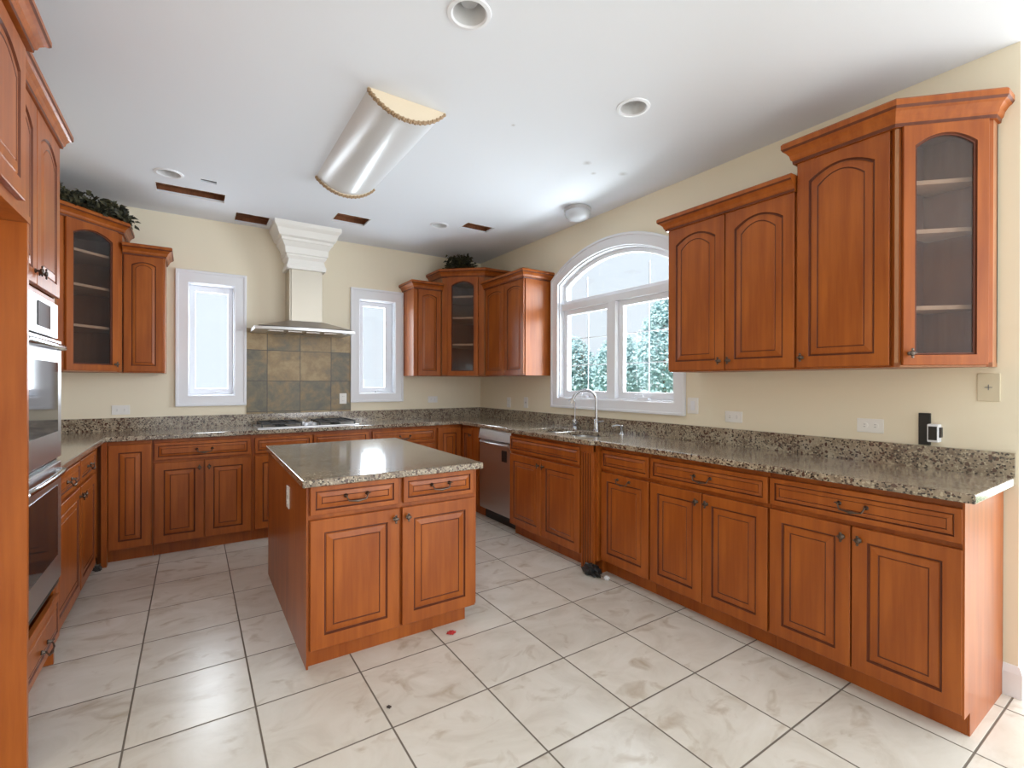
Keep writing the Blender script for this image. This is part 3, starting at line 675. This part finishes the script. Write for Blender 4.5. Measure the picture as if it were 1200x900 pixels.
# ================================================================= COOKTOP, SLATE, HOOD
tag(MB().box(.405, 1.334, D - .011, D - .001, 1.0175, 1.80).build('slate_backsplash', SLATE), 'multicoloured slate tile panel behind the cooktop under the range hood', 'tile panel')
ck = thing('cooktop', 'stainless steel gas cooktop with black grates set in the back counter', 'cooktop', (.45, 4.50, CT))
MB().box(0, .84, 0, .40, .0, .010).build('cooktop_tray', STEEL, ck, bevel=.003)
for x0, x1 in ((.03, .35), (.49, .81)):
    for (cx, cy) in ((x0 + .16, .10), (x0 + .16, .29)):
        MB().lathe([(0, .010), (.045, .010), (.045, .020), (.03, .024), (.03, .032), (0, .034)], 16, 0, Matrix.Translation((cx, cy, 0)), close=False).build('burner', BLACK, ck, smooth=True)
    mb = MB()
    for yy in (.02, .195, .38): mb.box(x0, x1, yy - .006, yy + .006, .032, .044)
    for xx in (x0 + .006, x0 + .106, x0 + .214, x1 - .006): mb.box(xx - .006, xx + .006, .02, .38, .032, .044)
    for xx in (x0 + .006, x1 - .006):
        for yy in (.02, .38): mb.box(xx - .006, xx + .006, yy - .006, yy + .006, .010, .032)
    mb.build('grate', BLACK, ck)
for i, (xx, yy) in enumerate(((.385, .06), (.42, .12), (.455, .06), (.385, .19), (.455, .19))):
    MB().lathe([(0, .010), (.019, .010), (.016, .034), (0, .036)], 14, 0, Matrix.Translation((xx, yy, 0)), close=False).build('control_knob', WHITE, ck, smooth=True)
hd = thing('range_hood', 'stainless steel chimney range hood over the cooktop', 'range hood', (0, 0, 0))
hx0, hx1, hy0 = .430, 1.262, 4.49
mb = MB(); mb.add([(hx0 + .03, hy0 + .03, 1.79), (hx1 - .03, hy0 + .03, 1.79), (hx1 - .03, D - .002, 1.79), (hx0 + .03, D - .002, 1.79), (.72, 4.70, 1.865), (1.01, 4.70, 1.865), (1.01, D - .002, 1.865), (.72, D - .002, 1.865)],
      [(0, 1, 5, 4), (1, 2, 6, 5), (3, 0, 4, 7), (2, 3, 7, 6), (4, 5, 6, 7), (0, 3, 2, 1)]); mb.build('canopy', STEELD, hd)
pts = []; nn = 14
for i in range(nn + 1): t = i / nn; pts.append((hx0 + (hx1 - hx0) * t, hy0 + .05 - .05 * math.sin(PI * t)))
mb = MB(); mb.prism(pts + [(hx1, D - .002), (hx0, D - .002)], 1.757, 1.785); mb.build('hood_rim', STEEL, hd, bevel=.003)
mb = MB()
for i in range(4): mb.box(.55 + i * .15, .66 + i * .15, 4.60, 4.85, 1.752, 1.757)
mb.build('grease_filter', STEELD, hd)
MB().lathe([(0, 1.750), (.02, 1.750), (.02, 1.757), (0, 1.757)], 12, 0, Matrix.Translation((1.17, 4.56, 0)), close=False).build('hood_lamp', WHITE, hd)
mb = MB(); mb.box(.742, .995, 4.715, D - .002, 1.860, 2.36).box(.728, 1.009, 4.73, D - .002, 1.865, 2.34); mb.build('chimney', STEELW, hd)
prof = [(0, 0), (.024, 0), (.028, .03), (.020, .045), (.010, .09), (.030, .115), (.030, .130), (.040, .135), (.045, .19), (.070, .235), (.078, .240), (.078, .262), (.100, .275), (.118, .33), (.135, .352), (.140, .360), (.140, H - 2.335 - .0005), (0, H - 2.335 - .0005)]
cp = MB(); cp.sweep([(.7275, D - .002), (.7275, 4.7145), (1.0095, 4.7145), (1.0095, D - .002)], [(o, 2.335 + z) for o, z in prof])
tag(cp.build('hood_crown_surround', PLASTER), 'stepped white plaster crown where the hood chimney meets the ceiling', 'molding')

# ================================================================= CEILING FITTINGS
for i, (x, y) in enumerate(CANS):
    lab = ['recessed ceiling downlight with white trim ring, on the right above the empty floor', 'recessed ceiling downlight next to the long ceiling cut at the left', 'recessed ceiling downlight beside the rightmost ceiling cut near the corner', 'recessed ceiling downlight at the top edge above the island'][i]
    t_ = thing('recessed_downlight', lab, 'ceiling light', (x, y, H))
    MB().lathe([(.064, .0), (.064, -.001), (.070, -.007), (.084, -.005), (.086, .0)], 32, close=False).build('trim_ring', WHITE, t_, smooth=True)
    MB().lathe([(.0655, .0), (.062, .03), (.052, .085), (.0, .087)], 32, close=False).build('reflector', mat('can_white', (.72, .72, .73), .5) if i == 0 else bpy.data.materials['can_white'], t_, smooth=True)
    MB().lathe([(0, .035), (.03, .04), (.045, .06), (.04, .085), (0, .086)], 24, close=False).build('bulb', DOME, t_, smooth=True)
t_ = thing('dome_ceiling_light', 'small round glass dome ceiling light near the arched window wall', 'ceiling light', (2.605, 2.95, H))
MB().lathe([(0, -.0005), (.105, -.0005), (.112, -.012), (.105, -.028), (.0, -.028)], 32, close=False).build('light_base', mat('light_base_grey', (.5, .5, .52), .4), t_, smooth=True)
MB().lathe([(.100, -.026), (.104, -.045), (.095, -.072), (.065, -.092), (.02, -.10), (0, -.1)], 32, close=False).build('glass_dome', DOME, t_, smooth=True)
# fluorescent fixture
FX0, FX1, FY0, FY1, SAG = .705, 1.105, 2.31, 3.50, .085
t_ = thing('fluorescent_ceiling_light', 'long fluorescent ceiling fixture with curved acrylic diffuser and carved cream wooden ends', 'ceiling light', (0, 0, H))
def arc(y, sag, grow=0, n=20, zo=0): 
    hw = (FX1 - FX0) / 2 + grow; cx = (FX0 + FX1) / 2; rr = (hw * hw + sag * sag) / (2 * sag); a = math.asin(hw / rr)
    return [(cx + rr * math.sin(-a + 2 * a * i / n), y, zo - (rr * math.cos(-a + 2 * a * i / n) - (rr - sag))) for i in range(n + 1)]
A, B = arc(FY0 + .01, SAG), arc(FY1 - .01, SAG); n_ = len(A)
MB().add(A + B, [(i, i + 1, n_ + i + 1, n_ + i) for i in range(n_ - 1)] + [(0, n_, 2 * n_ - 1, n_ - 1)]).build('acrylic_diffuser', DIFF, t_, smooth=True)
for y0, y1 in ((FY0 - .008, FY0 + .014), (FY1 - .014, FY1 + .008)):
    A, B = arc(y0, SAG + .008, .006, zo=-.0005), arc(y1, SAG + .008, .006, zo=-.0005); n_ = len(A)
    e_ = MB().add(A + B, [(i, i + 1, n_ + i + 1, n_ + i) for i in range(n_ - 1)] + [list(range(n_))[::-1], list(range(n_, 2 * n_)), (0, n_, 2 * n_ - 1, n_ - 1)]).build('wooden_end', FIXW, t_)
    rp = MB()
    for row in range(2):
        pts = arc(y0 + .004 + row * .014, SAG + .012, .008, 34)
        for i, p in enumerate(pts):
            s_ = .0105 if (i + row) % 2 else .0075
            if p[2] < -.006: rp.lathe([(0, -s_), (s_ * .8, -s_ * .5), (s_, 0), (s_ * .8, s_ * .5), (0, s_)], 7, 0, Matrix.Translation(p), close=False)
    rp.build('carved_rope_edge', GILT, e_, smooth=True)

# ================================================================= GREENERY, DEBRIS
def leafclump(name, label, cat, fn, n, mt, size=(.025, .05)):
    mb = MB()
    for i in range(n):
        p = Vector(fn()); a, b = random.uniform(0, 2 * PI), random.uniform(-.9, .9); l = random.uniform(*size)
        d = Vector((math.cos(a) * math.cos(b), math.sin(a) * math.cos(b), math.sin(b))); s_ = d.orthogonal().normalized() * l * .33
        up_ = d.cross(s_).normalized() * l * .10
        mb.add([p, p + d * l * .45 + s_ + up_, p + d * l, p + d * l * .45 - s_ + up_, p + d * l * .5 - up_ * .3], [(0, 1, 4), (1, 2, 4), (2, 3, 4), (3, 0, 4)])
    return mb.build(name, mt, recalc=False)
def on_path(pts, sp, zlo, zhi):
    def f():
        i = random.randrange(len(pts) - 1); t = random.random(); a, b = Vector(pts[i]), Vector(pts[i + 1]); p = a.lerp(b, t)
        r_ = random.random()
        return (p.x + random.gauss(0, sp), p.y + random.gauss(0, sp), zlo + p.z + (zhi - zlo) * r_ * r_)
    return f
def vine(label, pts, zt, n, sp, hh):
    r = thing('leaf_garland', label, 'garland', (0, 0, 0))
    o = leafclump('foliage', None, None, on_path(pts, sp, zt + .012, zt + hh), n, LEAF, (.03, .06)); o.parent = r
    mb = MB()
    for k in range(5):
        q = [(p[0] + random.uniform(-.03, .03), p[1] + random.uniform(-.03, .03), zt + p[2] + .012 + random.uniform(0, .03)) for p in pts]; mb.tube(q, .006, 6)
    mb.build('vine', BASKET, r)
vine('dark dried leaf garland lying on top of the left corner glass cabinet', [(-.98, 4.33, .03), (-.84, 4.30, .02), (-.74, 4.33, 0), (-.60, 4.46, 0), (-.50, 4.57, 0), (-.425, 4.66, -.01)], 2.505, 1500, .028, .11)
vine('dark leafy arrangement on top of the right corner glass cabinet', [(2.28, 4.60, 0), (2.36, 4.56, 0), (2.44, 4.50, 0)], 2.505, 1000, .034, .14)

def crumple(name, label, cat, loc, s, mt):
    bm = bmesh.new(); bmesh.ops.create_icosphere(bm, subdivisions=3, radius=1)
    for v in bm.verts:
        k = 1 + .35 * math.sin(7 * v.co.x + 3 * v.co.z) * math.cos(6 * v.co.y + 2) + random.uniform(-.12, .12)
        v.co = Vector((v.co.x * s[0] * k, v.co.y * s[1] * k, max(v.co.z * k, -.8) * s[2] + .8 * s[2]))
    me = bpy.data.meshes.new(name); bm.to_mesh(me); bm.free(); me.materials.append(mt)
    o = bpy.data.objects.new(name, me); C.objects.link(o); o.location = loc
    return tag(o, label, cat)
crumple('crumpled_bag', 'small crumpled black plastic bag on the floor at the foot of the pilaster', 'bag', (2.262, 2.405, .001), (.038, .075, .04), BLACK)
crumple('crumpled_paper', 'tiny scrap of white paper beside the black bag on the floor', 'paper scrap', (2.285, 2.288, .001), (.014, .018, .014), WHITE)
crumple('red_scrap', 'small red scrap on the floor tiles right of the island', 'scrap', (1.122, 2.245, .0005), (.022, .018, .006), mat('red_scrap', (.55, .04, .04), .6))
crumple('dark_crumb', 'tiny dark crumb on the tile in front of the island', 'debris', (.657, 1.87, .0005), (.008, .010, .003), mat('dark_dirt', (.05, .04, .035), .8))
crumple('door_stopper', 'small dark lump on the floor by the left corner post', 'debris', (-.545, 4.33, .0005), (.022, .018, .02), bpy.data.materials['dark_dirt'])

# ================================================================= OUTSIDE
MB().box(R + .6, 60, -8, 60, -.62, -.6).build('ground', GRASS, kind='structure')
def tree(label, x, y, z0, h_, r_, n, seed):
    random.seed(seed); rt = thing('garden_tree', label, 'tree', (x, y, z0))
    MB().tube([(0, 0, 0), (.05, .02, h_ * .4), (0, 0, h_ * .8)], [.12, .08, .03], 8).build('trunk', BARK, rt)
    def f():
        while True:
            p = Vector((random.uniform(-1, 1), random.uniform(-1, 1), random.uniform(-1, 1)))
            if .45 < p.length < 1: break
        t = (p.z + 1) / 2
        return (p.x * r_ * (1.1 - .55 * t), p.y * r_ * (1.1 - .55 * t), h_ * .12 + (p.z + 1) / 2 * h_ * .9)
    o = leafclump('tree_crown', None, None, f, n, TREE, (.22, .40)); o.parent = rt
TR = [(24.0, 19.2, 7.2, 2.0, 'tall garden tree with washed-out leaves at the right side of the arched window view'), (24.6, 23.6, 5.4, 2.0, 'rounded tree with washed-out leaves behind the right casement of the arched window'),
      (24.2, 28.0, 5.0, 2.0, 'low tree with washed-out leaves behind the left casement of the arched window'), (23.0, 31.8, 5.6, 1.7, 'bushy tree at the far left edge of the arched window view'),
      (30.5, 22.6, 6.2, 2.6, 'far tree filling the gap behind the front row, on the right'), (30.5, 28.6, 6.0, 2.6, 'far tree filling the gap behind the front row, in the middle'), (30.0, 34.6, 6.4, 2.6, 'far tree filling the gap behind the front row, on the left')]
for k, (x, y, h_, r_, lab) in enumerate(TR): tree(lab, x, y, -.6, h_, r_, 3600, 50 + k)
